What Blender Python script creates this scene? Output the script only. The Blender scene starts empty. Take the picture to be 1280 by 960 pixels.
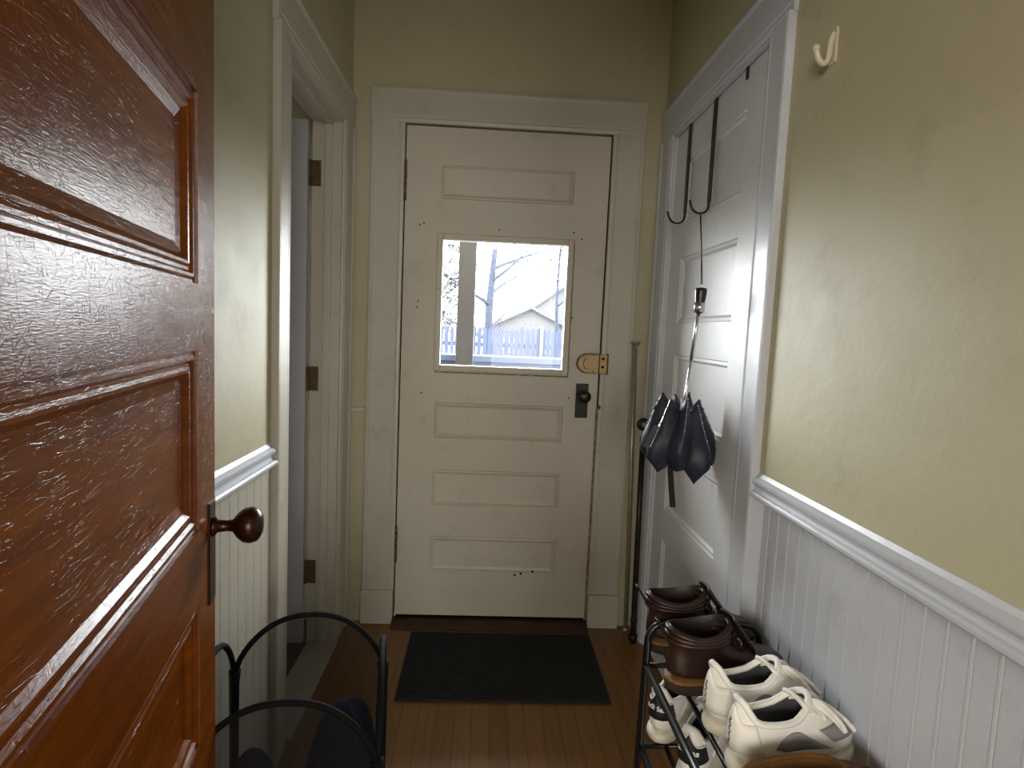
import bpy, bmesh, math, random
from mathutils import Vector, Matrix
random.seed(7)
PI = math.pi
S = bpy.context.scene
C = S.collection

# ------------------------------------------------------------------ camera, world, lights
F, PITCH, ROLL, YAW, H = 736.26, 0.0907125, -0.0435877, 0.0463257, 1.25741
fwd = Vector((math.sin(YAW)*math.cos(PITCH), math.cos(YAW)*math.cos(PITCH), -math.sin(PITCH)))
rgt = Vector((math.cos(YAW), -math.sin(YAW), 0))
dwn = fwd.cross(rgt)
r2 = rgt*math.cos(ROLL) + dwn*math.sin(ROLL)
d2 = -rgt*math.sin(ROLL) + dwn*math.cos(ROLL)
cam_d = bpy.data.cameras.new('camera')
cam_d.sensor_fit = 'HORIZONTAL'
cam_d.sensor_width = 36.0
cam_d.lens = F/1280*36.0
cam_d.clip_start = 0.01
cam = bpy.data.objects.new('camera', cam_d); C.objects.link(cam)
m = Matrix((r2, -d2, -fwd)).transposed().to_4x4()
m.translation = Vector((0, 0, H))
cam.matrix_world = m
S.camera = cam

S.view_settings.view_transform = 'Standard'
S.view_settings.look = 'None'
S.view_settings.gamma = 1
S.view_settings.use_curve_mapping = False
S.view_settings.exposure = 0.0

SKY = 34.0
BACK_WINDOW = 160.0
w = bpy.data.worlds.new('sky'); S.world = w; w.use_nodes = True
wn = w.node_tree.nodes; wl = w.node_tree.links
bgn = wn['Background']
bgn.inputs['Color'].default_value = (0.97, 0.975, 1.0, 1)
bgn.inputs['Strength'].default_value = SKY

def sun(name, energy, rot, color, angle):
    l = bpy.data.lights.new(name, 'SUN'); l.energy = energy; l.color = color; l.angle = angle
    o = bpy.data.objects.new(name, l); o.rotation_euler = rot; C.objects.link(o)
sun('sun', 2.0, (math.radians(50), 0, math.radians(-25)), (1.0, .93, .82), math.radians(.6))

def area(name, loc, rot, sx, sy, energy, color, portal=False):
    l = bpy.data.lights.new(name, 'AREA'); l.shape = 'RECTANGLE'; l.size = sx; l.size_y = sy
    l.energy = energy; l.color = color
    o = bpy.data.objects.new(name, l); o.location = loc; o.rotation_euler = rot; C.objects.link(o)
    if portal: l.cycles.is_portal = True
    return o
# portal: guides the sky sampling through the glass of the outer door, gives no light itself
area('sky_portal', (.064, 2.56, 1.355), (math.radians(-90), 0, 0), .60, .60, 1, (1, 1, 1), True)
# daylight of the window in the room behind the camera
area('rear_window_light', (-1.45, -3.35, 1.75), (math.radians(88), 0, math.radians(-22)), 1.7, 1.0, BACK_WINDOW, (1.0, .95, .86))
area('rear_fill_light', (.82, -3.3, 1.40), (math.radians(90), 0, math.radians(8)), 1.5, 1.8, 80, (1.0, .96, .90))  # added fill, no bay window here: brightens the front door and left wall

# ------------------------------------------------------------------ helpers: tagging, objects
def tag(o, label=None, cat=None, group=None, kind=None):
    if label: o['label'] = label
    if cat: o['category'] = cat
    if group: o['group'] = group
    if kind: o['kind'] = kind
    return o

def thing(name, label, cat, loc=(0, 0, 0), rotz=0, group=None):
    o = bpy.data.objects.new(name, None); C.objects.link(o)
    o.empty_display_size = .05
    o.location = loc; o.rotation_euler = (0, 0, rotz)
    return tag(o, label, cat, group)

def obj(name, bm, mat, parent=None, smooth=False, bevel=0, seg=2, subsurf=0, label=None):
    bmesh.ops.recalc_face_normals(bm, faces=bm.faces[:])
    me = bpy.data.meshes.new(name); bm.to_mesh(me); bm.free()
    for mm in (mat if isinstance(mat, (list, tuple)) else [mat]): me.materials.append(mm)
    if smooth:
        for p in me.polygons: p.use_smooth = True
    o = bpy.data.objects.new(name, me); C.objects.link(o)
    if parent: o.parent = parent
    if bevel:
        b = o.modifiers.new('bevel', 'BEVEL'); b.width = bevel; b.segments = seg; b.limit_method = 'ANGLE'; b.angle_limit = math.radians(40)
    if subsurf:
        s = o.modifiers.new('sub', 'SUBSURF'); s.levels = subsurf; s.render_levels = subsurf
    if label: o['label'] = label
    return o

def struct(name, bm, mat, parent=None, label=None, **k):
    o = obj(name, bm, mat, parent, **k)
    if not parent: tag(o, label, None, None, 'structure')
    return o

def BM(): return bmesh.new()

def box(bm, x0, x1, y0, y1, z0, z1):
    vs = [bm.verts.new((x, y, z)) for z in (z0, z1) for y in (y0, y1) for x in (x0, x1)]
    for f in ((0, 2, 3, 1), (4, 5, 7, 6), (0, 1, 5, 4), (2, 6, 7, 3), (0, 4, 6, 2), (1, 3, 7, 5)):
        bm.faces.new([vs[i] for i in f])
    return vs

def prism(bm, prof, a, b, fn):
    """extrude closed 2-D profile from a to b; fn(p, q, t) -> xyz"""
    A = [bm.verts.new(fn(p, q, a)) for p, q in prof]; B = [bm.verts.new(fn(p, q, b)) for p, q in prof]
    n = len(prof)
    for i in range(n): bm.faces.new((A[i], A[(i+1) % n], B[(i+1) % n], B[i]))
    bm.faces.new(A[::-1]); bm.faces.new(B)

def tube(bm, pts, r, n=10, caps=True, closed=False, flat=None):
    """flat=(a,b): elliptical section a x b instead of radius"""
    pts = [Vector(p) for p in pts]
    N = len(pts); rings = []; up = None
    for i, p in enumerate(pts):
        if closed: t = pts[(i+1) % N]-pts[i-1]
        else: t = pts[min(i+1, N-1)]-pts[max(i-1, 0)]
        t.normalize()
        if up is None:
            up = Vector((0, 0, 1)) if abs(t.z) < .9 else Vector((1, 0, 0))
        up = (up-t*up.dot(t)).normalized(); s = t.cross(up)
        rr = r[i] if isinstance(r, (list, tuple)) else r
        ra, rb = (flat if flat else (rr, rr))
        rings.append([bm.verts.new(p+up*(math.cos(2*PI*k/n)*ra)+s*(math.sin(2*PI*k/n)*rb)) for k in range(n)])
    R = N if closed else N-1
    for i in range(R):
        a = rings[i]; b = rings[(i+1) % N]
        for k in range(n): bm.faces.new((a[k], a[(k+1) % n], b[(k+1) % n], b[k]))
    if caps and not closed:
        bm.faces.new(rings[0][::-1]); bm.faces.new(rings[-1])

def smooth_path(pts, n=6, closed=False):
    pts = [Vector(p) for p in pts]; out = []; N = len(pts)
    for i in range(N if closed else N-1):
        p0 = pts[i-1] if (i > 0 or closed) else pts[0]
        p1 = pts[i]; p2 = pts[(i+1) % N]
        p3 = pts[(i+2) % N] if (closed or i+2 < N) else pts[-1]
        for k in range(n):
            t = k/n
            out.append(.5*((2*p1)+(p2-p0)*t+(2*p0-5*p1+4*p2-p3)*t*t+(3*p1-p0-3*p2+p3)*t**3))
    if not closed: out.append(pts[-1])
    return out

def lathe(bm, prof, n=24, M=None):
    """prof [(r, z)] about z; M transforms"""
    rings = []
    for r, z in prof:
        ring = []
        for k in range(n):
            p = Vector((r*math.cos(2*PI*k/n), r*math.sin(2*PI*k/n), z))
            ring.append(bm.verts.new(M @ p if M else p))
        rings.append(ring)
    for a, b in zip(rings, rings[1:]):
        for k in range(n): bm.faces.new((a[k], a[(k+1) % n], b[(k+1) % n], b[k]))
    bm.faces.new(rings[0][::-1]); bm.faces.new(rings[-1])

def loft(bm, rings, cap0=True, cap1=True):
    R = [[bm.verts.new(p) for p in r] for r in rings]
    n = len(R[0])
    for a, b in zip(R, R[1:]):
        for k in range(n): bm.faces.new((a[k], a[(k+1) % n], b[(k+1) % n], b[k]))
    if cap0: bm.faces.new(R[0][::-1])
    if cap1: bm.faces.new(R[-1])

def grid_surface(bm, rows, thick=None):
    R = [[bm.verts.new(p) for p in r] for r in rows]
    for a, b in zip(R, R[1:]):
        for k in range(len(a)-1): bm.faces.new((a[k], a[k+1], b[k+1], b[k]))

# ------------------------------------------------------------------ helpers: materials
def lin(c): return tuple(((v/255)/12.92 if v/255 <= .04045 else ((v/255+.055)/1.055)**2.4) for v in c)

def base_mat(name, col, rough=.5, spec=.5, metal=0, coat=0):
    mt = bpy.data.materials.new(name); mt.use_nodes = True
    b = mt.node_tree.nodes['Principled BSDF']
    b.inputs['Base Color'].default_value = (*lin(col), 1)
    b.inputs['Roughness'].default_value = rough
    b.inputs['Specular IOR Level'].default_value = spec
    b.inputs['Metallic'].default_value = metal
    b.inputs['Coat Weight'].default_value = coat
    return mt, b, mt.node_tree.nodes, mt.node_tree.links

def coords(N, L, scale=(1, 1, 1), rot=(0, 0, 0), kind='Object'):
    t = N.new('ShaderNodeTexCoord'); mp = N.new('ShaderNodeMapping')
    mp.inputs['Scale'].default_value = scale; mp.inputs['Rotation'].default_value = rot
    L.new(t.outputs[kind], mp.inputs['Vector']); return mp.outputs['Vector']

def noise(N, L, vec, scale, detail=4, rough=.55):
    n = N.new('ShaderNodeTexNoise'); n.inputs['Scale'].default_value = scale
    n.inputs['Detail'].default_value = detail; n.inputs['Roughness'].default_value = rough
    L.new(vec, n.inputs['Vector']); return n.outputs['Fac']

def ramp(N, L, fac, stops):
    r = N.new('ShaderNodeValToRGB'); e = r.color_ramp.elements
    while len(e) < len(stops): e.new(.5)
    for el, (p, c) in zip(e, stops):
        el.position = p; el.color = (*c, 1) if len(c) == 3 else c
    L.new(fac, r.inputs['Fac']); return r.outputs['Color']

def mixc(N, L, fac, a, b, mode='MIX'):
    x = N.new('ShaderNodeMix'); x.data_type = 'RGBA'; x.blend_type = mode
    for s, v in ((x.inputs['Factor'], fac), (x.inputs['A'], a), (x.inputs['B'], b)):
        if hasattr(v, 'is_linked'): L.new(v, s)
        elif isinstance(v, (int, float)): s.default_value = v
        else: s.default_value = (*v, 1)
    return x.outputs['Result']

def bump(N, L, b, h, strength, dist=.01, normal=None, sock='Normal'):
    n = N.new('ShaderNodeBump'); n.inputs['Strength'].default_value = strength; n.inputs['Distance'].default_value = dist
    L.new(h, n.inputs['Height'])
    if normal: L.new(normal, n.inputs['Normal'])
    L.new(n.outputs['Normal'], b.inputs[sock]); return n.outputs['Normal']

def var_mat(name, c1, c2, scale=8, rough=.5, spec=.5, metal=0, bscale=60, bstr=.1, bdist=.004, detail=4, coat=0, vscale=(1, 1, 1)):
    mt, b, N, L = base_mat(name, c1, rough, spec, metal, coat)
    v = coords(N, L, vscale)
    f = noise(N, L, v, scale, detail)
    L.new(ramp(N, L, f, [(.3, lin(c1)), (.7, lin(c2))]), b.inputs['Base Color'])
    if bstr: bump(N, L, b, noise(N, L, v, bscale, 3), bstr, bdist)
    return mt

def paint(name, c1, c2, stain, rough, chips=0.0, chipcol=(90, 66, 40)):
    """old brushed paint: uneven, with dirt blotches and optional chips"""
    mt, b, N, L = base_mat(name, c1, rough, .5)
    v = coords(N, L)
    f = noise(N, L, v, 2.2, 5)
    col = ramp(N, L, f, [(.32, lin(c1)), (.68, lin(c2))])
    d = noise(N, L, v, 9, 8, .7)
    dm = ramp(N, L, d, [(.56, (0, 0, 0)), (.78, (1, 1, 1))])
    col = mixc(N, L, dm, col, mixc(N, L, .45, col, lin(stain)))
    if chips:
        k = noise(N, L, coords(N, L, (1, 1, .55)), 34, 3, .6)
        km = ramp(N, L, k, [(1-chips, (0, 0, 0)), (1-chips+.012, (1, 1, 1))])
        col = mixc(N, L, km, col, lin(chipcol))
    L.new(col, b.inputs['Base Color'])
    rr = N.new('ShaderNodeMapRange'); rr.inputs['To Min'].default_value = rough-.07; rr.inputs['To Max'].default_value = rough+.14
    L.new(d, rr.inputs['Value']); L.new(rr.outputs['Result'], b.inputs['Roughness'])
    n1 = bump(N, L, b, noise(N, L, v, 26, 4), .16, .006)
    bump(N, L, b, noise(N, L, coords(N, L, (1, 1, .3)), 210, 2), .10, .0015, n1)
    return mt

# --- walls and paint
M = {}
M['wall'] = paint('cream_wall_paint', (184, 178, 148), (178, 171, 141), (144, 136, 108), .52)
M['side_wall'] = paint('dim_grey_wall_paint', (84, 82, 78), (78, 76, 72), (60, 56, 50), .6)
M['trim'] = paint('white_trim_paint', (188, 184, 170), (182, 177, 162), (142, 132, 110), .36)
M['trim_side'] = paint('white_gloss_paint', (194, 197, 204), (186, 189, 196), (150, 146, 138), .28)
M['door_paint'] = paint('front_door_paint', (198, 192, 176), (190, 183, 166), (146, 136, 112), .42, .245)
M['closet_paint'] = paint('closet_door_paint', (206, 207, 208), (198, 198, 198), (160, 154, 140), .33)
M['grey_door'] = paint('grey_white_paint', (176, 178, 182), (170, 172, 176), (130, 126, 120), .45)
M['ceiling'] = paint('ceiling_paint', (176, 166, 140), (170, 160, 134), (140, 130, 108), .7)
M['chip'] = var_mat('bare_wood_chips', (62, 42, 24), (176, 158, 122), 40, .7, .3, 0, 120, .5, .004)
M['dark_wood'] = var_mat('dark_threshold_wood', (40, 27, 16), (66, 44, 26), 16, .55, .4, 0, 80, .3, .004)
M['saddle'] = paint('worn_white_saddle', (176, 170, 156), (160, 152, 138), (104, 92, 76), .5)
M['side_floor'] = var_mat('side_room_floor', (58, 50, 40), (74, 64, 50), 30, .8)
M['gap'] = base_mat('dark_gap', (14, 11, 9), .9, .1)[0]

def floor_mat():
    mt, b, N, L = base_mat('oak_strip_floor', (120, 78, 38), .34, .5)
    v = coords(N, L, (1, 1, 1), (0, 0, PI/2))
    br = N.new('ShaderNodeTexBrick'); L.new(v, br.inputs['Vector'])
    br.inputs['Scale'].default_value = 1; br.inputs['Brick Width'].default_value = 1.1; br.inputs['Row Height'].default_value = .057
    br.inputs['Mortar Size'].default_value = .0012; br.inputs['Mortar Smooth'].default_value = .3
    br.inputs['Color1'].default_value = (*lin((134, 94, 44)), 1); br.inputs['Color2'].default_value = (*lin((122, 84, 38)), 1)
    br.inputs['Mortar'].default_value = (*lin((74, 46, 22)), 1); br.offset = .37
    g = noise(N, L, coords(N, L, (22, 1.4, 1)), 4, 7, .65)
    col = mixc(N, L, .7, br.outputs['Color'], ramp(N, L, g, [(.3, (.62, .56, .46)), (.62, (1, 1, 1))]), 'MULTIPLY')
    L.new(col, b.inputs['Base Color'])
    n1 = bump(N, L, b, g, .12, .002)
    return mt
M['floor'] = floor_mat()

def brown_door_mat():
    mt, b, N, L = base_mat('varnished_brown_wood', (120, 60, 20), .2, .28)
    g = noise(N, L, coords(N, L, (1.2, 14, 14)), 3, 6, .6)
    col = ramp(N, L, g, [(.3, lin((102, 48, 2))), (.52, lin((125, 63, 3))), (.72, lin((140, 76, 7)))])
    p = noise(N, L, coords(N, L), 3, 3)
    col = mixc(N, L, ramp(N, L, p, [(.38, (0, 0, 0)), (.66, (1, 1, 1))]), col, mixc(N, L, .4, col, lin((90, 40, 6))))
    # scratches: strongly stretched noise at several angles, cut to thin streaks
    mx = None
    for (sx, sz, ang, sc, th) in ((5, 60, .12, 5, .63), (6, 60, -.65, 5, .645), (6, 60, .8, 5, .65), (7, 60, 1.45, 5, .66), (3, 90, -.1, 6, .62)):
        t = N.new('ShaderNodeTexCoord'); m1 = N.new('ShaderNodeMapping'); m1.inputs['Rotation'].default_value = (0, ang, 0)
        m2 = N.new('ShaderNodeMapping'); m2.inputs['Scale'].default_value = (sx, 1, sz); m2.inputs['Location'].default_value = (ang*3, 0, ang*7)
        L.new(t.outputs['Object'], m1.inputs['Vector']); L.new(m1.outputs['Vector'], m2.inputs['Vector'])
        q = ramp(N, L, noise(N, L, m2.outputs['Vector'], sc, 1, .4), [(th, (0, 0, 0)), (th+.03, (1, 1, 1))])
        if mx is None: mx = q
        else:
            a = N.new('ShaderNodeMath'); a.operation = 'MAXIMUM'; L.new(mx, a.inputs[0]); L.new(q, a.inputs[1]); mx = a.outputs[0]
    gate = ramp(N, L, noise(N, L, coords(N, L), 9, 3, .6), [(.44, (.12, .12, .12)), (.60, (1, 1, 1))])
    scr = N.new('ShaderNodeMath'); scr.operation = 'MULTIPLY'; L.new(mx, scr.inputs[0]); L.new(gate, scr.inputs[1])
    fl = noise(N, L, coords(N, L, (7, 1, 60), (0, .3, 0)), 4.2, 2)
    flm = ramp(N, L, fl, [(.745, (0, 0, 0)), (.76, (1, 1, 1))])
    col = mixc(N, L, flm, col, lin((186, 150, 110)))
    L.new(col, b.inputs['Base Color'])
    rn = N.new('ShaderNodeMapRange'); rn.inputs['To Min'].default_value = .14; rn.inputs['To Max'].default_value = .33
    L.new(noise(N, L, coords(N, L, (3, 3, 8)), 5, 6, .7), rn.inputs['Value']); L.new(rn.outputs['Result'], b.inputs['Roughness'])
    n1 = bump(N, L, b, scr.outputs[0], .42, .0010)
    n2 = bump(N, L, b, noise(N, L, coords(N, L, (14, 20, 120)), 5, 3, .6), .26, .0012, n1)
    bump(N, L, b, noise(N, L, coords(N, L), 7, 2), .03, .01, n2)
    return mt
M['brown_door'] = brown_door_mat()

M['black_iron'] = var_mat('black_iron', (22, 17, 14), (34, 26, 21), 40, .42, .5, .4, 90, .25, .002)
M['black_metal'] = base_mat('black_enamel', (14, 14, 15), .35, .5)[0]
M['hook_metal'] = var_mat('dark_hook_metal', (40, 35, 30), (52, 45, 38), 30, .4, .5, .6, 80, .1, .001)
M['bronze'] = var_mat('aged_bronze', (44, 22, 12), (66, 34, 18), 30, .28, .6, .55, 60, .25, .002)
M['hinge'] = var_mat('tarnished_brass', (104, 86, 58), (78, 62, 42), 45, .5, .5, .6, 80, .2, .001)
M['hinge_painted'] = var_mat('hinge_with_old_paint', (70, 52, 34), (128, 112, 84), 60, .6, .4, .2, 80, .3, .002)
M['lock'] = var_mat('yellowed_lock_enamel', (184, 156, 108), (166, 134, 84), 24, .38, .5, .1, 60, .15, .001)
M['lock_dark'] = base_mat('rusty_brown_edge', (92, 60, 28), .55, .4, .3)[0]
M['pale_metal'] = var_mat('pale_steel', (170, 164, 148), (150, 142, 124), 30, .32, .5, .5, 60, .05, .001)
M['steel'] = base_mat('bright_steel', (206, 206, 210), .22, .5, .9)[0]
M['mat_rubber'] = var_mat('charcoal_ribbed_mat', (38, 40, 41), (52, 54, 54), 60, .9, .2, 0, 300, .9, .006)
M['navy'] = var_mat('navy_nylon', (28, 32, 44), (42, 47, 60), 12, .5, .35, 0, 120, .15, .002)
M['navy_edge'] = base_mat('black_webbing', (17, 17, 21), .7, .3)[0]
M['black_plastic'] = base_mat('black_plastic', (20, 17, 16), .3, .5)[0]
M['cloth'] = var_mat('dark_navy_cloth', (13, 17, 27), (25, 30, 44), 10, .95, .1, 0, 70, .4, .006)
M['cloth2'] = var_mat('charcoal_cloth', (20, 20, 23), (36, 36, 40), 10, .95, .1, 0, 70, .4, .006)
M['tape'] = base_mat('black_binding_tape', (12, 12, 14), .8, .2)[0]
M['boot'] = var_mat('dark_brown_leather', (52, 32, 25), (36, 22, 18), 14, .42, .45, 0, 45, .25, .004)
M['boot_edge'] = var_mat('dark_leather_trim', (28, 18, 15), (38, 25, 20), 20, .5, .4, 0, 60, .2, .002)
M['welt'] = var_mat('tan_welt', (134, 96, 54), (104, 72, 40), 60, .6, .3, 0, 200, .3, .001)
M['sole_dark'] = var_mat('worn_dark_sole', (62, 50, 42), (44, 36, 31), 40, .8, .3, 0, 120, .3, .002)
M['sneak_white'] = var_mat('white_leather', (244, 242, 236), (230, 227, 219), 10, .5, .4, 0, 90, .12, .002)
M['sneak_grey'] = var_mat('grey_suede', (150, 150, 152), (128, 128, 130), 16, .85, .2, 0, 160, .2, .002)
M['sneak_lining'] = var_mat('dark_grey_lining', (86, 88, 92), (66, 68, 72), 30, .95, .1, 0, 200, .3, .002)
M['sneak_sole'] = var_mat('off_white_sole', (224, 218, 202), (206, 198, 180), 20, .6, .3, 0, 120, .15, .002)
M['lace'] = var_mat('white_laces', (246, 244, 238), (226, 222, 212), 60, .85, .2, 0, 300, .4, .001)
M['black_tab'] = var_mat('black_tab_leather', (26, 28, 34), (36, 38, 44), 20, .5, .4, 0, 90, .1, .001)
M['letter'] = base_mat('white_lettering', (222, 222, 222), .6, .3)[0]
M['mark'] = base_mat('dark_grey_lettering', (70, 72, 74), .6, .3)[0]
M['tan'] = var_mat('tan_brown_suede', (104, 72, 36), (82, 56, 28), 20, .9, .2, 0, 160, .3, .002)
M['white_hook'] = base_mat('white_painted_metal', (200, 192, 168), .35, .5)[0]

# exterior
M['post'] = var_mat('brown_porch_post', (32, 27, 22), (22, 19, 15), 12, .8, .3, 0, 60, .4, .006, vscale=(1, 1, .2))
M['porch'] = var_mat('blue_grey_porch_paint', (52, 62, 82), (46, 55, 74), 10, .6)
M['fence'] = var_mat('blue_grey_pickets', (11, 18, 36), (24, 34, 58), 8, .8, vscale=(3, 1, .3))
M['bark'] = var_mat('grey_bark', (30, 34, 44), (40, 44, 54), 14, .9, .2, 0, 30, .6, .02)
M['leaf'] = var_mat('pale_leaves', (28, 30, 27), (38, 40, 37), 6, .8)
M['siding'] = var_mat('white_siding', (50, 50, 52), (44, 44, 46), 6, .8)
M['roof'] = var_mat('grey_shingles', (50, 52, 58), (42, 44, 50), 20, .9)
M['ground'] = var_mat('winter_ground', (96, 98, 92), (80, 82, 74), 2, .95)
M['pane'] = base_mat('house_window_glass', (90, 96, 108), .1, .5)[0]

def glass_mat():
    mt = bpy.data.materials.new('old_window_glass'); mt.use_nodes = True
    N = mt.node_tree.nodes; L = mt.node_tree.links
    N.remove(N['Principled BSDF'])
    t = N.new('ShaderNodeBsdfTransparent'); t.inputs['Color'].default_value = (.95, .97, .97, 1)
    g = N.new('ShaderNodeBsdfGlossy'); g.inputs['Roughness'].default_value = 0.0
    fr = N.new('ShaderNodeFresnel'); fr.inputs['IOR'].default_value = 1.22
    mx = N.new('ShaderNodeMixShader')
    L.new(fr.outputs[0], mx.inputs[0]); L.new(t.outputs[0], mx.inputs[1]); L.new(g.outputs[0], mx.inputs[2])
    L.new(mx.outputs[0], N['Material Output'].inputs['Surface'])
    return mt
M['glass'] = glass_mat()

def mesh_mat():
    mt = bpy.data.materials.new('black_net'); mt.use_nodes = True
    N = mt.node_tree.nodes; L = mt.node_tree.links
    b = N['Principled BSDF']; b.inputs['Base Color'].default_value = (.006, .006, .008, 1); b.inputs['Roughness'].default_value = .9
    t = N.new('ShaderNodeBsdfTransparent'); mx = N.new('ShaderNodeMixShader'); mx.inputs[0].default_value = .46
    L.new(t.outputs[0], mx.inputs[1]); L.new(b.outputs[0], mx.inputs[2])
    L.new(mx.outputs[0], N['Material Output'].inputs['Surface'])
    return mt
M['net'] = mesh_mat()

# ------------------------------------------------------------------ panelled door slab
def panel_door(bm, u0, u1, z0, z1, openings, thick, prof, hole=None):
    """slab in local space: u -> x, outward face at y=0 looking to -y, back at y=thick.
    openings: (u0,u1,z0,z1) recessed panels; prof: [(inset, depth)] ring profile; hole index is open right through"""
    us = sorted({u0, u1} | {round(o[0], 5) for o in openings} | {round(o[1], 5) for o in openings})
    zs = sorted({z0, z1} | {round(o[2], 5) for o in openings} | {round(o[3], 5) for o in openings})
    for side in (0, thick):
        for a, b in zip(us, us[1:]):
            for c, d in zip(zs, zs[1:]):
                mu, mz = (a+b)/2, (c+d)/2
                inside = [i for i, o in enumerate(openings) if o[0] < mu < o[1] and o[2] < mz < o[3]]
                if inside and (side == 0 or inside[0] == hole): continue
                bm.faces.new([bm.verts.new(p) for p in ((a, side, c), (b, side, c), (b, side, d), (a, side, d))])
    for a, b, c, d in ((u0, z0, u0, z1), (u0, z1, u1, z1), (u1, z1, u1, z0), (u1, z0, u0, z0)):
        bm.faces.new([bm.verts.new(p) for p in ((a, 0, b), (c, 0, d), (c, thick, d), (a, thick, b))])
    for i, (a, b, c, d) in enumerate(openings):
        pf = [(0, 0), (0, thick)] if i == hole else prof
        rings = []
        for ins, dep in pf:
            rings.append([bm.verts.new(p) for p in ((a+ins, dep, c+ins), (b-ins, dep, c+ins), (b-ins, dep, d-ins), (a+ins, dep, d-ins))])
        for r, s in zip(rings, rings[1:]):
            for k in range(4): bm.faces.new((r[k], r[(k+1) % 4], s[(k+1) % 4], s[k]))
        if i != hole: bm.faces.new(rings[-1])
    bmesh.ops.remove_doubles(bm, verts=bm.verts[:], dist=1e-5)

def xform(bm, Mx): bmesh.ops.transform(bm, matrix=Mx, verts=bm.verts[:])

D = 2.43            # front wall surface
WL, WR = -.560, .686   # plaster planes
CEIL = 2.66

# ================================================================== SETTING
# floor and ceiling
b = BM(); box(b, -.62, .80, -.06, 2.62, -.12, 0)
struct('floor', b, M['floor'], label='oak strip floor of the narrow entry hall')
b = BM(); box(b, -2.6, 2.6, -3.5, -.06, -.12, 0); struct('floor_rear', b, M['floor'], label='oak floor of the room behind')
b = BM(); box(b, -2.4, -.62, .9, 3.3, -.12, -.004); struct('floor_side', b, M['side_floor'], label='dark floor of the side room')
b = BM(); box(b, -2.7, 2.7, -3.7, 3.4, CEIL, CEIL+.15); struct('ceiling', b, M['ceiling'], label='plain ceiling')

# front wall with the door opening
DX0, DX1, DZ0, DZ1 = -.348, .472, .022, 2.05
b = BM()
box(b, -.80, DX0-.006, D, D+.16, 0, CEIL); box(b, DX1+.006, .86, D, D+.16, 0, CEIL); box(b, DX0-.006, DX1+.006, D, D+.16, DZ1+.006, CEIL)
struct('wall_front', b, M['wall'], label='cream wall around the front door')

# left wall: near part, header and far stub
LO0, LO1, LOZ = 1.672, 2.262, 2.0
b = BM()
box(b, -.655, WL, .04, LO0, 0, CEIL); box(b, -.655, WL, LO0, LO1, LOZ, CEIL); box(b, -.655, WL, LO1, D, 0, CEIL)
struct('wall_left', b, M['wall'], label='cream left wall with an open doorway')

# right wall
RO0, RO1, ROZ = 1.512, 2.290, 2.018
b = BM()
box(b, .708, .83, .04, RO0, 0, .90); box(b, WR, .83, .04, RO0, .88, CEIL); box(b, WR, .83, RO0, RO1, ROZ, CEIL); box(b, WR, .83, RO1, D, 0, CEIL)
box(b, .765, .83, RO0, RO1, 0, ROZ)
struct('wall_right', b, M['wall'], label='cream right wall above white beadboard')

# wall behind the camera with the doorway the photograph is taken through
b = BM()
box(b, -.655, -.27, .03, .16, 0, CEIL); box(b, .56, .83, .03, .16, 0, CEIL); box(b, -.27, .56, .03, .16, 2.03, CEIL)
box(b, -2.6, -.655, -.08, .05, 0, CEIL); box(b, .83, 2.6, -.08, .05, 0, CEIL)
struct('wall_back', b, M['wall'], label='wall with the inner doorway')
b = BM()
box(b, -2.7, -2.6, -3.6, .04, 0, CEIL); box(b, 2.6, 2.7, -3.6, .04, 0, CEIL)
box(b, -2.6, 2.6, -3.6, -3.5, 0, CEIL)
struct('wall_rear', b, M['wall'], label='walls of the room behind')
b = BM()
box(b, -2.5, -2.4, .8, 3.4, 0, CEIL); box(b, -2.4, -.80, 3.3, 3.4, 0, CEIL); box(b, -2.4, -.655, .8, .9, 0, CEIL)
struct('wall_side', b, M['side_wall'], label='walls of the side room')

# beadboard below the rails
def beadboard(y0, y1, x, sgn, ztop, off, amp=1.0):
    """vertical boards with a bead between; sgn +1 faces +x"""
    b = BM(); y = y0; k = 0
    prof = []
    pitch = .0465
    n = int((y1-y0)/pitch)
    for i in range(n+1):
        c = y1-off-i*pitch
        if c-.006 < y0: break
        prof += [(c+.0042, 0), (c+.0036, -.0004), (c+.0028, .0008), (c+.0012, .0016), (c-.0012, .0016), (c-.0028, .0008), (c-.0036, -.0004), (c-.0042, 0)]
    prof = [(y1, 0)]+prof+[(y0, 0), (y0, -.012), (y1, -.012)]
    prism(b, prof, .0, ztop, lambda p, q, t: (x+sgn*(q*amp if q > -.01 else q), p, t))
    return b
struct('trim_wainscot_right', beadboard(.17, 1.402, .7045, -1, .885, .03), M['trim_side'], label='white beadboard wainscot on the right wall')
struct('trim_wainscot_left', beadboard(.17, 1.551, WL+.004, 1, .885, .012, .35), M['trim'], label='white beadboard wainscot on the left wall')

# chair rails
RP = [(0, .870), (.010, .870), (.012, .873), (.018, .874), (.023, .879), (.023, .885), (.019, .889), (.013, .891), (.011, .897), (.012, .903), (.016, .907), (.019, .912), (.019, .918), (.014, .922), (.009, .926), (.004, .935), (0, .935)]
b = BM(); prism(b, RP, .165, 1.402, lambda p, q, t: (WR+.002-p if q > .88 else WR+.002-p, t, q)); 
struct('trim_rail_right', b, M['trim_side'], smooth=False, label='white moulded chair rail on the right wall')
b = BM(); prism(b, RP, .165, 1.578, lambda p, q, t: (WL-.002+p, t, q))
struct('trim_rail_left', b, M['trim_side'], label='white moulded chair rail on the left wall')
b = BM(); box(b, WL+.001, -.486, D-.010, D, .898, .918); box(b, .607, WR-.001, D-.010, D, .898, .918)
struct('trim_rail_front', b, M['trim'], bevel=.003, label='short ledges beside the front door casing')

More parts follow.
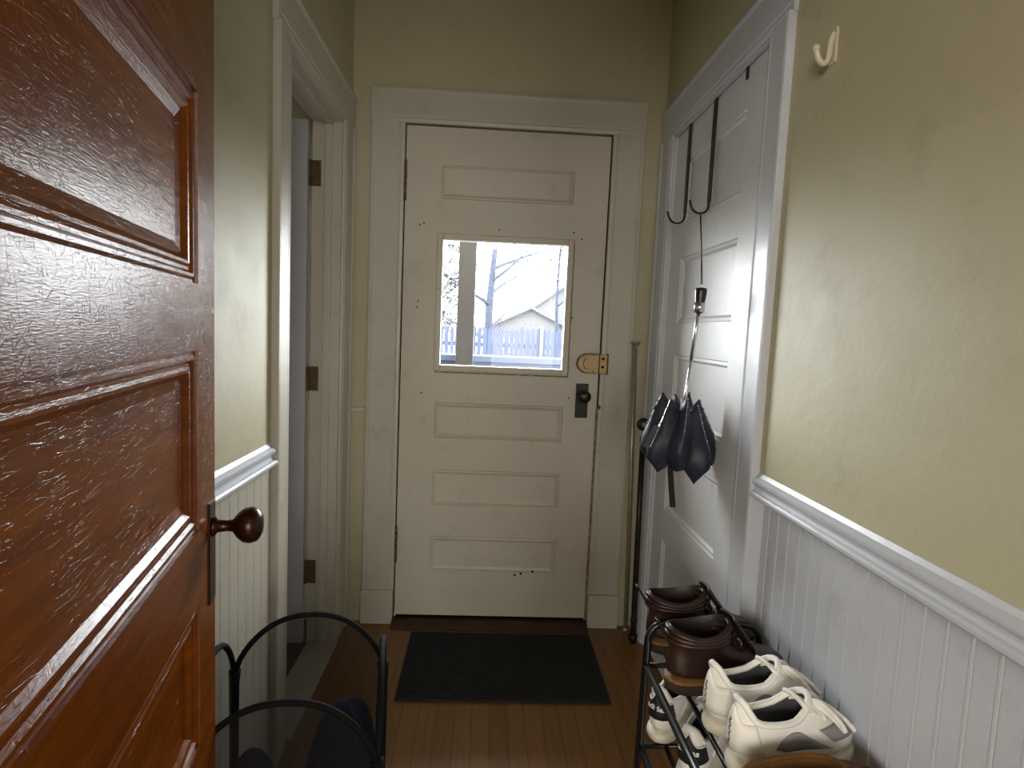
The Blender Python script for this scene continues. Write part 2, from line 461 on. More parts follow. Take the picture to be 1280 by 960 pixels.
# casings ---------------------------------------------------------
def cas_prof(w, t=.018):
    return [(0, 0), (w, 0), (w, t+.003), (w-.010, t+.005), (w-.016, t+.001), (w-.019, t-.002), (.024, t-.003), (.020, t-.006), (.012, t-.004), (.003, t-.006), (0, t-.009)]
def casing_v(b, inner, outer, z0, z1, fn):
    s = 1 if outer > inner else -1
    prism(b, cas_prof(abs(outer-inner)), z0, z1, lambda p, q, t: fn(inner+s*p, q, t))
b = BM()
fy = lambda p, q, t: (p, D-q, t)
casing_v(b, DX0-.0035, -.483, .145, 2.066, fy); casing_v(b, DX1+.0040, .604, .145, 2.066, fy)
prism(b, cas_prof(.122, .020), -.487, .608, lambda p, q, t: (t, D-q, 2.0545+p*1.06))
box(b, -.487, DX0-.006, D-.026, D, 0, .145); box(b, DX1+.006, .608, D-.026, D, 0, .145)
struct('trim_1', b, M['trim'], bevel=.0015, label='white moulded casing around the front door')

b = BM()
fl = lambda p, q, t: (WL+q, p, t)
casing_v(b, LO0-.004, 1.562, 0, 2.004, fl); casing_v(b, LO1+.004, 2.395, 0, 2.004, fl)
prism(b, cas_prof(.125, .020), 1.556, 2.40, lambda p, q, t: (WL+q, t, 2.0+p))
# jamb lining and stop
box(b, -.66, WL+.006, LO0-.002, LO0+.018, 0, LOZ); box(b, -.66, WL+.006, LO1-.018, LO1+.002, 0, LOZ); box(b, -.66, WL+.006, LO0, LO1, LOZ-.018, LOZ+.002)
box(b, -.612, -.586, LO1-.030, LO1-.016, 0, LOZ-.018); box(b, -.612, -.586, LO0+.016, LO0+.030, 0, LOZ-.018); box(b, -.612, -.586, LO0, LO1, LOZ-.03, LOZ-.018)
struct('trim_2', b, M['trim'], bevel=.0015, label='white casing and jambs of the left doorway')
b = BM(); box(b, -.655, -.538, LO0+.016, LO1-.016, 0, .012)
struct('trim_3', b, M['saddle'], bevel=.004, label='worn white saddle of the left doorway')

b = BM()
fr = lambda p, q, t: (WR-q+.002, p, t)
casing_v(b, RO0+.006, 1.402, 0, 2.022, fr); casing_v(b, RO1-.006, 2.414, 0, 2.022, fr)
prism(b, cas_prof(.125, .018), 1.398, 2.418, lambda p, q, t: (WR-q+.002, t, 2.018+p))
box(b, .686, .712, 1.402, 1.42, 0, .88)
box(b, .684, .76, RO0-.001, RO0+.016, 0, ROZ); box(b, .684, .76, RO1-.016, RO1+.001, 0, ROZ); box(b, .684, .76, RO0, RO1, ROZ-.010, ROZ+.002)
struct('trim_4', b, M['trim_side'], bevel=.0015, label='white casing around the closet door')

# ================================================================== FRONT DOOR
def thin(o0, o1, z0, z1): return (o0, o1, z0, z1)
b = BM()
PX0, PX1 = -.206, .331
ops = [thin(PX0, PX1, 1.772, 1.905), thin(-.19, .318, 1.103, 1.612), thin(PX0, PX1, .797, .948), thin(PX0, PX1, .512, .664), thin(PX0, PX1, .222, .376)]
panel_door(b, DX0+.0005, DX1-.0005, DZ0, DZ1-.0005, ops, .042, [(0, 0), (.004, .0055), (.010, .003), (.013, .0065), (.022, .010)], hole=1)
xform(b, Matrix.Translation((0, D+.004, 0)))
d1 = struct('door_1', b, M['door_paint'], label='old white front door with a square window and panels')
# glazing stop
b = BM()
wx0, wx1, wz0, wz1 = -.19, .318, 1.103, 1.612
def frame(b, x0, x1, z0, z1, wdt, y0, y1):
    box(b, x0-wdt, x0, y0, y1, z0-wdt, z1+wdt); box(b, x1, x1+wdt, y0, y1, z0-wdt, z1+wdt)
    box(b, x0, x1, y0, y1, z1, z1+wdt); box(b, x0, x1, y0, y1, z0-wdt, z0)
frame(b, wx0+.001, wx1-.001, wz0+.001, wz1-.001, .024, D-.003, D+.0035)
obj('glazing_bead', b, M['door_paint'], d1, bevel=.003)
b = BM(); box(b, wx0-.018, wx1+.022, D-.0022, D+.003, wz0-.031, wz0-.0265); box(b, wx1+.0245, wx1+.027, D-.0005, D+.003, wz0-.032, wz1+.02)
obj('bead_crack', b, M['chip'], d1)
b = BM(); box(b, wx0, wx1, D+.028, D+.031, wz0, wz1)
tag(obj('window_pane', b, M['glass'], d1), 'clear glass pane')
# hinges of the front door (left edge, paint worn)
def barrel(b, x, y, z0, z1, r=.006, n=5):
    step = (z1-z0)/n
    for i in range(n):
        tube(b, [(x, y, z0+i*step+.0006), (x, y, z0+(i+1)*step-.0006)], r, 10)
for z in (1.755, .262):
    b = BM(); barrel(b, DX0-.001, D-.004, z, z+.155, .0075, 5)
    tube(b, [(DX0-.001, D-.004, z+.155), (DX0-.001, D-.004, z+.166)], [.0065, .003], 8)
    obj('hinge', b, M['hinge_painted'], d1, smooth=True, label='paint-worn hinge')
# rim lock and its keeper
b = BM()
lc = .421; pr = []
for k in range(17):
    a = PI/2+PI*k/16; pr.append((lc+.0395*math.cos(a)*1.08, 1.135+.0395*math.sin(a)))
pr += [(.466, 1.0955), (.466, 1.1745)]
prism(b, pr, D-.030, D+.003, lambda p, q, t: (p, t, q))
lk = obj('rim_lock', b, M['lock'], d1, bevel=.004, label='yellowed rim lock body')
b = BM()
prism(b, [(lc+.041*math.cos(PI/2+PI*k/16)*1.1, 1.135+.0415*math.sin(PI/2+PI*k/16)) for k in range(17)]+[(.467, 1.0935), (.467, 1.1765)], D-.009, D+.001, lambda p, q, t: (p, t, q))
obj('lock_rim', b, M['lock_dark'], lk, bevel=.002)
b = BM()
cpts = [(lc+.002+.023*math.cos(a), D-.0305, 1.135+.023*math.sin(a)) for a in [PI*.62+PI*.76*k/12 for k in range(13)]]
tube(b, cpts, .0016, 6); obj('thumb_turn', b, M['lock_dark'], lk, smooth=True)
for x, z in ((.4, 1.168), (.4, 1.103), (.443, 1.168), (.443, 1.103)):
    b = BM(); tube(b, [(x, D-.029, z), (x, D-.0315, z)], .0028, 10); obj('screw', b, M['lock_dark'], lk)
b = BM(); box(b, .468, .500, D-.030, D-.018, 1.0955, 1.1755)
kp = obj('lock_keeper', b, M['lock'], d1, bevel=.003)
b = BM(); box(b, .4985, .5035, D-.032, D-.017, 1.092, 1.179); obj('keeper_edge', b, M['lock_dark'], kp, bevel=.0015)
for z in (1.157, 1.123):
    b = BM(); tube(b, [(.481, D-.029, z), (.481, D-.0318, z)], .0055, 12); obj('screw', b, M['gap'], kp)
# knob with plate
b = BM(); box(b, .381, .433, D-.002, D+.005, .905, 1.049)
kpz = obj('knob_plate', b, M['black_iron'], d1, bevel=.002)
b = BM()
lathe(b, [(.004, 0), (.012, 0), (.012, .006), (.008, .012), (.008, .026), (.014, .030), (.023, .036), (.027, .045), (.025, .054), (.016, .060), (.004, .062)], 24,
      Matrix.Translation((.411, D+.001, .998)) @ Matrix.Rotation(PI/2, 4, 'X'))
obj('door_knob', b, M['black_metal'], d1, smooth=True, label='round black knob')
# chipped edge strip at the latch side, dark gaps
b = BM(); box(b, DX1-.0035, DX1+.0078, D-.002, D+.012, .05, .95); obj('chipped_edge', b, M['chip'], d1)
b = BM(); box(b, DX1-.0005, DX1+.006, D+.016, D+.04, .03, DZ1+.004); box(b, DX0-.005, DX0+.0005, D+.016, D+.04, .03, DZ1+.004); box(b, DX0-.004, DX1+.004, D+.016, D+.04, DZ1-.0005, DZ1+.005)
obj('door_gap', b, M['gap'], d1)
b = BM(); box(b, DX1+.001, DX1+.011, D-.0245, D-.004, .947, .962); obj('latch_stub', b, M['lock_dark'], d1, bevel=.002)
for x, z in ((-.285, 1.665), (-.27, 1.672), (.035, 1.66), (.338, 1.665), (-.285, 1.36), (-.288, 1.335), (.348, 1.32), (.352, .985), (-.26, .985), (.372, 1.64), (.16, .215), (.185, .222), (.236, .232)):
    b = BM(); r = .0034 if z > .3 else .005
    tube(b, [(x, D+.006, z), (x, D+.0028, z)], r, 8); obj('nail_hole', b, M['gap'], d1)
# threshold and sweep
b = BM(); prism(b, [(D-.075, 0), (D+.15, 0), (D+.15, .02), (D-.03, .02), (D-.062, .012)], DX0-.004, DX1+.004, lambda p, q, t: (t, p, q))
struct('trim_5', b, M['dark_wood'], label='dark wooden threshold under the front door')
b = BM(); box(b, DX0+.006, DX1-.006, D+.001, D+.03, .0195, .030); obj('door_sweep', b, M['gap'], d1)

# ================================================================== LEFT DOOR (opened into the side room)
b = BM()
pz = [(.26, .495), (.61, .845), (.96, 1.195), (1.31, 1.545), (1.66, 1.895)]
PROF2 = [(0, 0), (.004, .004), (.014, .003), (.022, .009)]
panel_door(b, 0, .56, .02, 1.975, [(.10, .46, a, c) for a, c in pz], .035, PROF2)
xform(b, Matrix.Translation((-.667, 2.210, 0)) @ Matrix.Rotation(math.radians(6), 4, 'Z') @ Matrix.Translation((-.56, 0, 0)))
d2_ = struct('door_2', b, M['grey_door'], label='grey-white door standing open into the side room')
for z in (1.752, .998, .245):
    b = BM(); barrel(b, -.668, 2.238, z, z+.092, .0085, 5)
    box(b, -.662, -.628, 2.2415, 2.2448, z, z+.092)
    obj('hinge', b, M['hinge'], d2_, label='tarnished brass hinge')

# ================================================================== CLOSET DOOR (right wall)
b = BM()
panel_door(b, 0, .739, .012, 2.006, [(.125, .614, a, c) for a, c in pz], .035, [(0, 0), (.003, .004), (.012, .003), (.020, .010)])
# local x -> -Y, local y -> +X
xform(b, Matrix(((0, 1, 0, .6935), (-1, 0, 0, 2.271), (0, 0, 1, 0), (0, 0, 0, 1))))
d3 = struct('door_3', b, M['closet_paint'], label='white panelled closet door in the right wall')

# ================================================================== BROWN DOOR (opened towards the viewer, at the left)
TH = math.radians(12.34)
b = BM()
WD = .76
pzb = [(.285, .52), (.625, .843), (.953, 1.211), (1.302, 1.558), (1.690, 1.86)]
PROFB = [(0, 0), (.0008, .005), (.005, .0052), (.009, .0030), (.013, .0030), (.017, .0070), (.021, .0072), (.025, .0050), (.029, .0055), (.036, .0115), (.044, .0135), (.050, .0150)]
panel_door(b, 0, WD, .012, 2.02, [(.095, WD-.095, a, c) for a, c in pzb], .036, PROFB)
bmesh.ops.bevel(b, geom=[e for e in b.edges if len(e.link_faces) == 2 and abs(e.calc_face_angle(0)) > 1.2 and abs(e.verts[0].co.z-e.verts[1].co.z) > 1.5], offset=.004, segments=2, affect='EDGES')
# local x runs back from the latch edge, local y runs into the slab (away from the hall)
ax = Vector((math.sin(TH), -math.cos(TH), 0)); ay = Vector((-math.cos(TH), -math.sin(TH), 0))
MB = Matrix(((ax.x, ay.x, 0, -.421), (ax.y, ay.y, 0, .934), (0, 0, 1, 0), (0, 0, 0, 1)))
d4 = struct('door_4', b, M['brown_door'], label='scratched varnished brown panel door standing open')
d4.matrix_world = MB
b = BM(); box(b, .008, .045, -.003, .002, .815, .975)
obj('knob_plate', b, M['bronze'], d4, bevel=.0015)
b = BM()
lathe(b, [(.004, 0), (.014, 0), (.016, .004), (.010, .008), (.0085, .022), (.010, .030), (.020, .037), (.027, .046), (.0285, .056), (.025, .066), (.014, .073), (.003, .0745)], 24,
      Matrix.Translation((.027, -.002, .935)) @ Matrix.Rotation(PI/2, 4, 'X'))
obj('door_knob', b, M['bronze'], d4, smooth=True, label='aged bronze knob')
b = BM(); box(b, -.0012, .001, .006, .030, .835, 1.005); obj('latch_plate', b, M['bronze'], d4, bevel=.001)

# ================================================================== THINGS
# door mat
t = thing('door_mat', 'charcoal rectangular door mat on the oak floor before the front door', 'door mat', (.106, 2.11, 0))
b = BM(); box(b, -.368, .368, -.225, .222, .0005, .009); obj('mat_pad', b, M['mat_rubber'], t, bevel=.003)
b = BM()
for i in range(44): y = -.205+i*.0094; box(b, -.345, .345, y, y+.005, .0085, .0112)
obj('ribbed_pile', b, M['mat_rubber'], t)

# wall hook, top right
t = thing('coat_hook', 'white painted double coat hook high on the cream right wall', 'hook', (WR, 1.232, 1.86))
b = BM(); prism(b, [(-.012, -.032), (.012, -.032), (.012, .03), (.008, .040), (-.008, .040), (-.012, .03)], -.004, .001, lambda p, q, tt: (tt, p, q)); obj('back_plate', b, M['white_hook'], t, bevel=.002)
b = BM(); tube(b, smooth_path([(-.003, 0, .028), (-.009, 0, .010), (-.011, 0, -.018), (-.018, 0, -.032), (-.030, 0, -.026), (-.038, 0, -.006)]), .0062, 10)
lathe(b, [(.001, -.008), (.006, -.006), (.0085, 0), (.006, .006), (.001, .008)], 12, Matrix.Translation((-.038, 0, -.003)))
obj('hook_arm', b, M['white_hook'], t, smooth=True)

# over-door hooks on the closet door
CX = .6935
def door_hook(y, ztop, zbot, label, big=True):
    t = thing('over_door_hook', label, 'hook', (CX, y, ztop), 0, 'over-door hooks on the closet door')
    L = ztop-zbot
    w = .0115 if big else .005
    pts = [(.010, .002), (-.0035, .002), (-.004, 0), (-.004, -L)] 
    prof = [(CX*0+p, q) for p, q in pts]
    b = BM(); box(b, -.0065, -.001, -w, w, -L, .004); box(b, -.0065, .030, -w, w, .001, .0045)
    obj('strap', b, M['hook_metal'], t, bevel=.001)
    if big:
        b = BM(); path = smooth_path([(-.004, 0, -L), (-.006, 0, -L-.020), (-.020, 0, -L-.034), (-.042, 0, -L-.034), (-.058, 0, -L-.020), (-.066, 0, -L+.004)])
        tube(b, path, .005, 10, flat=(.0032, .0075)); obj('hook_arm', b, M['hook_metal'], t, smooth=True)
    return t
door_hook(1.893, 2.0085, 1.690, 'dark metal over-door hook that carries the umbrella')
door_hook(2.125, 2.0085, 1.700, 'dark metal over-door hook hanging empty nearest the hall corner')
door_hook(1.668, 2.0085, 1.975, 'short dark metal clip over the closet door top', False)

# umbrella hanging by its strap
UX, UY = .588, 1.70
t = thing('umbrella', 'navy folding umbrella hanging half folded from the closet door hook', 'umbrella', (UX, UY, 1.0))
hk = Vector((CX-.032, 1.893, 1.657))-Vector((UX, UY, 1.0))
hk = Vector((.026, .085, .650))
def U(u, v, X): # local point on plane X=const of the hall from the viewpoint
    d = r2*((u-640)/F)+d2*((v-480)/F)+fwd; k = X/d.x; p = d*k+Vector((0, 0, H)); return p-Vector((UX, UY, 1.0))
top = U(876, 268, .640)
hA = U(877, 357, .598); hB = U(874, 386, .595); sE = U(856, 500, .586)
b = BM()
hd = (hA-hB).normalized()
tube(b, [hA+hd*.004+Vector((0, .006, 0)), hA*.5+top*.5+Vector((.004, .009, 0)), top+Vector((0, .006, 0))], .0013, 6)
tube(b, [hA+hd*.004-Vector((0, .004, 0)), hA*.5+top*.5-Vector((0, .004, 0)), top-Vector((0, .002, .004)), top+Vector((0, .006, 0))], .0013, 6)
obj('wrist_cord', b, M['hook_metal'], t)
def ax_matrix(a, c):
    z = (c-a).normalized(); x = Vector((0, 1, 0)).cross(z).normalized(); y = z.cross(x)
    mm = Matrix((x, y, z)).transposed().to_4x4(); mm.translation = a; return mm
b = BM(); hl = (hA-hB).length
lathe(b, [(.004, .002), (.010, 0), (.0125, .006), (.0135, hl*.5), (.015, hl*.62), (.0165, hl*.95), (.0155, hl+.004), (.006, hl+.006)], 20, ax_matrix(hB-hd*.012, hA))
obj('handle', b, M['black_plastic'], t, smooth=True)
b = BM(); tube(b, [hB-hd*.01, hB-hd*.01+(hB*-1+hA)*.42], .0152, 20); obj('handle_ring', b, M['steel'], t, smooth=True, label='chrome handle ring')
b = BM(); mid = hB.lerp(sE, .55)
tube(b, [hB, mid], .0055, 12); tube(b, [mid, sE+(sE-hB)*.4], .0043, 12); obj('shaft', b, M['steel'], t, smooth=True, label='thin silver shaft')
# canopy: one loose pleated skirt round the shaft, peaks along its upper edge
cz0, cz1 = U(851, 490, .582), U(846, 590, .580)
axis = cz1-cz0
NF = 8
rnd = random.Random(12)
pk = [rnd.uniform(0, .16) for _ in range(NF)]; bt_ = [rnd.uniform(-.10, .10) for _ in range(NF)]; am = [rnd.uniform(.8, 1.2) for _ in range(NF)]
pk[1], pk[2] = .0, .04
SKX = 1.0
def skirt(a, s):
    q = (a/(2*PI)*NF+.9*s*.55) % NF; i = int(q) % NF; fr = q-int(q)
    tri = abs(2*fr-1)                       # 1 on the fold edges, 0 in the middle of a gore
    w1 = lambda arr: arr[i]*(1-fr)+arr[(i+1) % NF]*fr
    prof = [(0, .056), (.15, .072), (.35, .090), (.6, .112), (.8, .110), (1, .074)]
    for (p0, v0), (p1, v1) in zip(prof, prof[1:]):
        if p0 <= s <= p1: R = v0+(v1-v0)*(s-p0)/(p1-p0); break
    R *= (1+.05*math.sin(3*a+1.2+4*s)+.03*math.sin(7*a-6*s))*(1-.26*(1-tri)**1.4*(1-.4*s))*(.86+.14*w1(am))
    top_ = w1(pk)+.16*(1-tri)**1.2
    bot_ = 1.0+w1(bt_)-.10*(1-tri)
    h_ = top_+(bot_-top_)*s
    p = cz0+axis*h_+Vector((math.cos(a)*R*SKX, math.sin(a)*R, 0))
    p.x = min(p.x, .688-UX+.004*math.cos(9*a)-.004)
    return p
can = BM(); NA = 96; rows = []
for k in range(11): rows.append([skirt(2*PI*j/NA, k/10) for j in range(NA)])
inner = [[p.lerp(cz0+axis*.34, q) for p in rows[0]] for q in (.35, .7, .96)]
low = [[p.lerp(cz0+axis*.86, q) for p in rows[-1]] for q in (.4, .8)]
loft(can, inner[::-1]+rows+low)
o = obj('canopy', can, M['navy'], t, smooth=False, subsurf=0)
for p in o.data.polygons: p.use_smooth = True
for k in range(NF):
    b = BM(); pts = []
    a0 = 2*PI*(k)/NF
    for j in range(7):
        s = .02+.62*j/6; a = a0-2*PI/NF*.9*s*.55
        p = skirt(a, s); d = Vector((p.x-cz0.x, p.y-cz0.y, 0)).normalized(); pts.append(p+d*.0012)
    for p in pts[:5]:
        lathe(b, [(.0004, -.0034), (.0036, 0), (.0004, .0034)], 6, Matrix.Translation(p))
    tube(b, [pts[0]+(pts[0]-pts[1])*.12, *pts], .0008, 6)
    obj('rib', b, M['steel'], t)
b = BM()
for a in (-1.9, -1.3):
    c = cz0+axis*.12+Vector((math.cos(a)*.028, math.sin(a)*.028, 0))
    tube(b, [c+Vector((0, 0, .014)), c+Vector((.004, 0, -.014))], .005, 8)
obj('stretcher', b, M['steel'], t)
def ribbon(b, pts, wid, th):
    view = Vector((.33, .94, 0)); side = Vector((.94, -.33, 0))
    rings = []
    for p in pts: rings.append([p-side*wid-view*th, p+side*wid-view*th, p+side*wid+view*th, p-side*wid+view*th])
    loft(b, rings)
b = BM(); p0 = U(838, 560, .574); p1 = U(841, 634, .574)
ribbon(b, smooth_path([p0, p0.lerp(p1, .4)+Vector((-.003, 0, 0)), p1]), .0085, .0010)
obj('closing_strap', b, M['navy_edge'], t)
b = BM(); pa = skirt(-2.62, .36); pb = skirt(-2.72, .66); dd = Vector((-.55, -.83, 0))
ribbon(b, [pa+dd*.010, pb+dd*.008], .010, .0022)
obj('sleeve_tag', b, M['sneak_lining'], t, label='small grey tag')

# wrought iron rod and pale pole in the corner
t = thing('iron_poker', 'black wrought iron rod with a curled top standing in the corner', 'iron rod', (.643, 2.272, 0))
b = BM(); tube(b, [(0, 0, .012), (0, .002, .09), (-.003, .012, .45), (-.006, .022, .86)], [.013, .0118, .0112, .0112], 12)
obj('shaft', b, M['black_iron'], t, smooth=True)
b = BM(); cc = Vector((-.008, .024, .90)); pts = []
for k in range(26):
    a = -PI*.35+PI*1.95*k/25; rr = .023*(1-.35*k/25)
    pts.append(cc+Vector((math.cos(a)*rr, 0, math.sin(a)*rr+.006)))
tube(b, [(-.006, .022, .855)]+pts, .0085, 10); obj('curl', b, M['black_iron'], t, smooth=True)
for z, r in ((.035, .020), (.105, .014), (.845, .014)):
    b = BM(); lathe(b, [(.004, -.018), (r*.8, -.012), (r, 0), (r*.8, .012), (.004, .018)], 16, Matrix.Translation((-.006*z, .024*z, z)))
    obj('collar', b, M['black_iron'], t, smooth=True)

t = thing('pale_pole', 'thin pale metal pole with a flared cap upright beside the front door casing', 'pole', (.640, 2.385, 0))
b = BM(); tube(b, [(0, 0, .004), (-.018, .002, .7), (-.0335, .004, 1.212)], .0085, 14); obj('tube', b, M['pale_metal'], t, smooth=True)
b = BM(); lathe(b, [(.0085, 0), (.010, .006), (.013, .016), (.020, .022), (.021, .027), (.006, .027)], 18, Matrix.Translation((-.0335, .004, 1.206))); obj('cap', b, M['pale_metal'], t, smooth=True)
b = BM(); lathe(b, [(.013, 0), (.013, .012), (.0085, .018)], 14); obj('foot', b, M['pale_metal'], t, smooth=True)

R_ = math.radians
# ------------------------------------------------------------------ laundry hamper
HX0, HX1, HY0, HY1 = -.503, -.183, .962, 1.275
t = thing('laundry_hamper', 'black net pop-up hamper with arched rims beside the brown door', 'laundry hamper', ((HX0+HX1)/2, (HY0+HY1)/2, 0), R_(8))
hw, hd_ = (HX1-HX0)/2, (HY1-HY0)/2
def arch(a):           # a in -1..1, panel top edge
    return .482+.128*(max(0, 1-abs(a)**2.3))**.75
sides = (((-hw, hd_), (hw, hd_)), ((-hw, -hd_), (hw, -hd_)), ((-hw, -hd_), (-hw, hd_)), ((hw, -hd_), (hw, hd_)))
for (x0, y0), (x1, y1) in sides:
    n = 28; b = BM(); lo = []; hi = []
    for i in range(n+1):
        s = i/n; x = x0+(x1-x0)*s; y = y0+(y1-y0)*s
        lo.append(Vector((x, y, .004))); hi.append(Vector((x, y, arch(2*s-1))))
    grid_surface(b, [lo, hi]); pn = obj('net_panel', b, M['net'], t)
    b = BM(); tube(b, hi, .0062, 8); obj('rim', b, M['tape'], pn, smooth=True)
    b = BM(); tube(b, lo, .005, 6); obj('bottom_edge', b, M['tape'], pn, smooth=True)
for x, y in ((-hw, -hd_), (hw, -hd_), (-hw, hd_), (hw, hd_)):
    b = BM(); tube(b, [(x, y, .003), (x, y, .35), (x, y, .462), (x*.99, y*.99, .49)], [.009, .010, .011, .013], 10); obj('corner_binding', b, M['tape'], t, smooth=True)
b = BM(); box(b, -hw, hw, -hd_, hd_, .001, .006); obj('base', b, M['tape'], t)

def cloth_heap(name, label, cx, cy, rx, ry, z0, z1, mat, seed, pk=(0, 0)):
    rn = random.Random(seed); ph = [rn.uniform(0, 6.28) for _ in range(8)]
    b = BM(); rings = []
    nz, na = 16, 48
    for i in range(nz+1):
        s = i/nz; ring = []
        for k in range(na):
            a = 2*PI*k/na
            rr = (1-s**5)**.5 if s < 1 else .0
            rr = max(rr, .02)
            wob = 1+(1-.6*s)*(.05*math.sin(3*a+ph[0]+3*s)+.04*math.sin(5*a+ph[1]-5*s)+.03*math.sin(9*a+ph[2]+9*s))
            zz = z0+(z1-z0)*s+.010*math.sin(2*a+ph[3])*s*rr+.006*math.sin(5*a+ph[4])*s*rr
            ring.append(Vector((cx+pk[0]*s+rx*rr*wob*math.copysign(abs(math.cos(a))**.75, math.cos(a)), cy+pk[1]*s+ry*rr*wob*math.copysign(abs(math.sin(a))**.75, math.sin(a)), zz)))
        rings.append(ring)
    loft(b, rings)
    o = obj(name, b, mat, smooth=True, subsurf=1); o.location = (0, 0, 0)
    return tag(o, label, 'clothes')
cxh, cyh = (HX0+HX1)/2, (HY0+HY1)/2
cloth_heap('dark_clothes', 'dark navy clothes heaped inside the black net hamper', cxh+.062, cyh+.004, .074, .104, .01, .505, M['cloth'], 5, (.024, .015))
cloth_heap('folded_garment', 'charcoal garment lying low inside the net hamper beside the navy heap', cxh-.078, cyh-.050, .050, .075, .01, .445, M['cloth2'], 9, (.0, .0))

# ------------------------------------------------------------------ shoe rack
RX0, RX1, RY0, RY1 = .402, .668, .52, 1.295
REND = 1.435
RT = .598
SH1, SH2 = .497, .296
t = thing('shoe_rack', 'black metal tube shoe rack with shoes against the white beadboard', 'shoe rack', ((RX0+RX1)/2, (RY0+RY1)/2, 0))
ox, oy = (RX0+RX1)/2, (RY0+RY1)/2
for y in (RY0, RY1):
    b = BM(); rr = .045; pts = [(RX0-ox-.010, y-oy, .004), (RX0-ox, y-oy, RT-rr)]
    for k in range(7):
        a = PI-PI/2*k/6; pts.append((RX0-ox+rr+rr*math.cos(a), y-oy, RT-rr+rr*math.sin(a)))
    for k in range(7):
        a = PI/2-PI/2*k/6; pts.append((RX1-ox-rr+rr*math.cos(a), y-oy, RT-rr+rr*math.sin(a)))
    pts += [(RX1-ox, y-oy, RT-rr-.01), (RX1-ox, y-oy, .004)]
    tube(b, pts, .0085, 12); obj('end_frame', b, M['black_metal'], t, smooth=True)
for sh in (SH1, SH2):
    for x in (RX0, RX0+.060, RX0+.125, RX0+.19, RX1):
        b = BM(); r = .0085 if x in (RX0, RX1) else .0055
        tube(b, [(x-ox, RY0-oy, sh-.004), (x-ox, (REND if sh == SH1 and x > RX0+.05 and x < RX1 else RY1)-oy, sh-.004)], r, 10); obj('shelf_rail', b, M['black_metal'], t, smooth=True)
    # end bars
    for y in (RY0, RY1)+((REND,) if sh == SH1 else ()):
        b = BM(); tube(b, [((RX0 if y < REND else RX0+.06)-ox, y-oy, sh-.004), (RX1-ox, y-oy, sh-.004)], .006, 10); obj('shelf_bar', b, M['black_metal'], t, smooth=True)

# ------------------------------------------------------------------ shoes
FOOT = [(0, 0), (.02, .17), (.06, .27), (.12, .325), (.22, .345), (.36, .35), (.5, .40), (.62, .47), (.72, .5), (.82, .475), (.90, .40), (.96, .27), (.99, .13), (1, 0)]
def fprof(u):
    for (a, p), (c, q) in zip(FOOT, FOOT[1:]):
        if u <= c: return p+(q-p)*(u-a)/(c-a)
    return 0
NS = 16
def ring(z, xb, xf, wsc, L, W, mixr=0.0, dz=None, off=0.0):
    """closed outline at height z from xb to xf (fractions of L)"""
    pts = []
    for side in (1, -1):
        for k in range(NS):
            ph = PI*k/NS if side == 1 else PI*(NS-k)/NS
            u = (1-math.cos(ph))/2
            x = xb+(xf-xb)*u
            ell = math.sin(ph)*.5
            wd = (fprof(u)*(1-mixr)+ell*mixr)*W*wsc
            zz = z+(dz(u) if dz else 0)
            n = Vector((-math.cos(ph), side*math.sin(ph), 0))
            pts.append(Vector((x*L, side*wd, zz))+n*off)
    return pts

def top_x(levels, z):
    for (z0, _, f0, *_r), (z1, _, f1, *_r2) in zip(levels, levels[1:]):
        if z0 <= z <= z1: return f0+(f1-f0)*(z-z0)/(z1-z0)
    return levels[-1][2]

def patch(bm, levels, L, W, z0, z1, span, off, n=12, rows=4, zwave=None):
    """piece of the upper's surface around the heel, lifted by off; span = half-range of the outline parameter"""
    R = []
    for i in range(rows+1):
        z = z0+(z1-z0)*i/rows
        for a, c in zip(levels, levels[1:]):
            if a[0] <= z <= c[0]: break
        s = min(1, max(0, (z-a[0])/(c[0]-a[0])))
        xb, xf, ws, mr = [a[j]+(c[j]-a[j])*s for j in (1, 2, 3, 4)]
        row = []
        for k in range(-n, n+1):
            ph = abs(k)/n*span; u = (1-math.cos(ph))/2; sd = 1 if k >= 0 else -1
            wd = (fprof(u)*(1-mr)+math.sin(ph)*.5*mr)*W*ws
            p = Vector(((xb+(xf-xb)*u)*L, sd*wd, z+(zwave(k/n, i/rows) if zwave else 0)))
            row.append(p+Vector((-math.cos(ph), sd*math.sin(ph), 0))*off)
        R.append(row)
    grid_surface(bm, R)

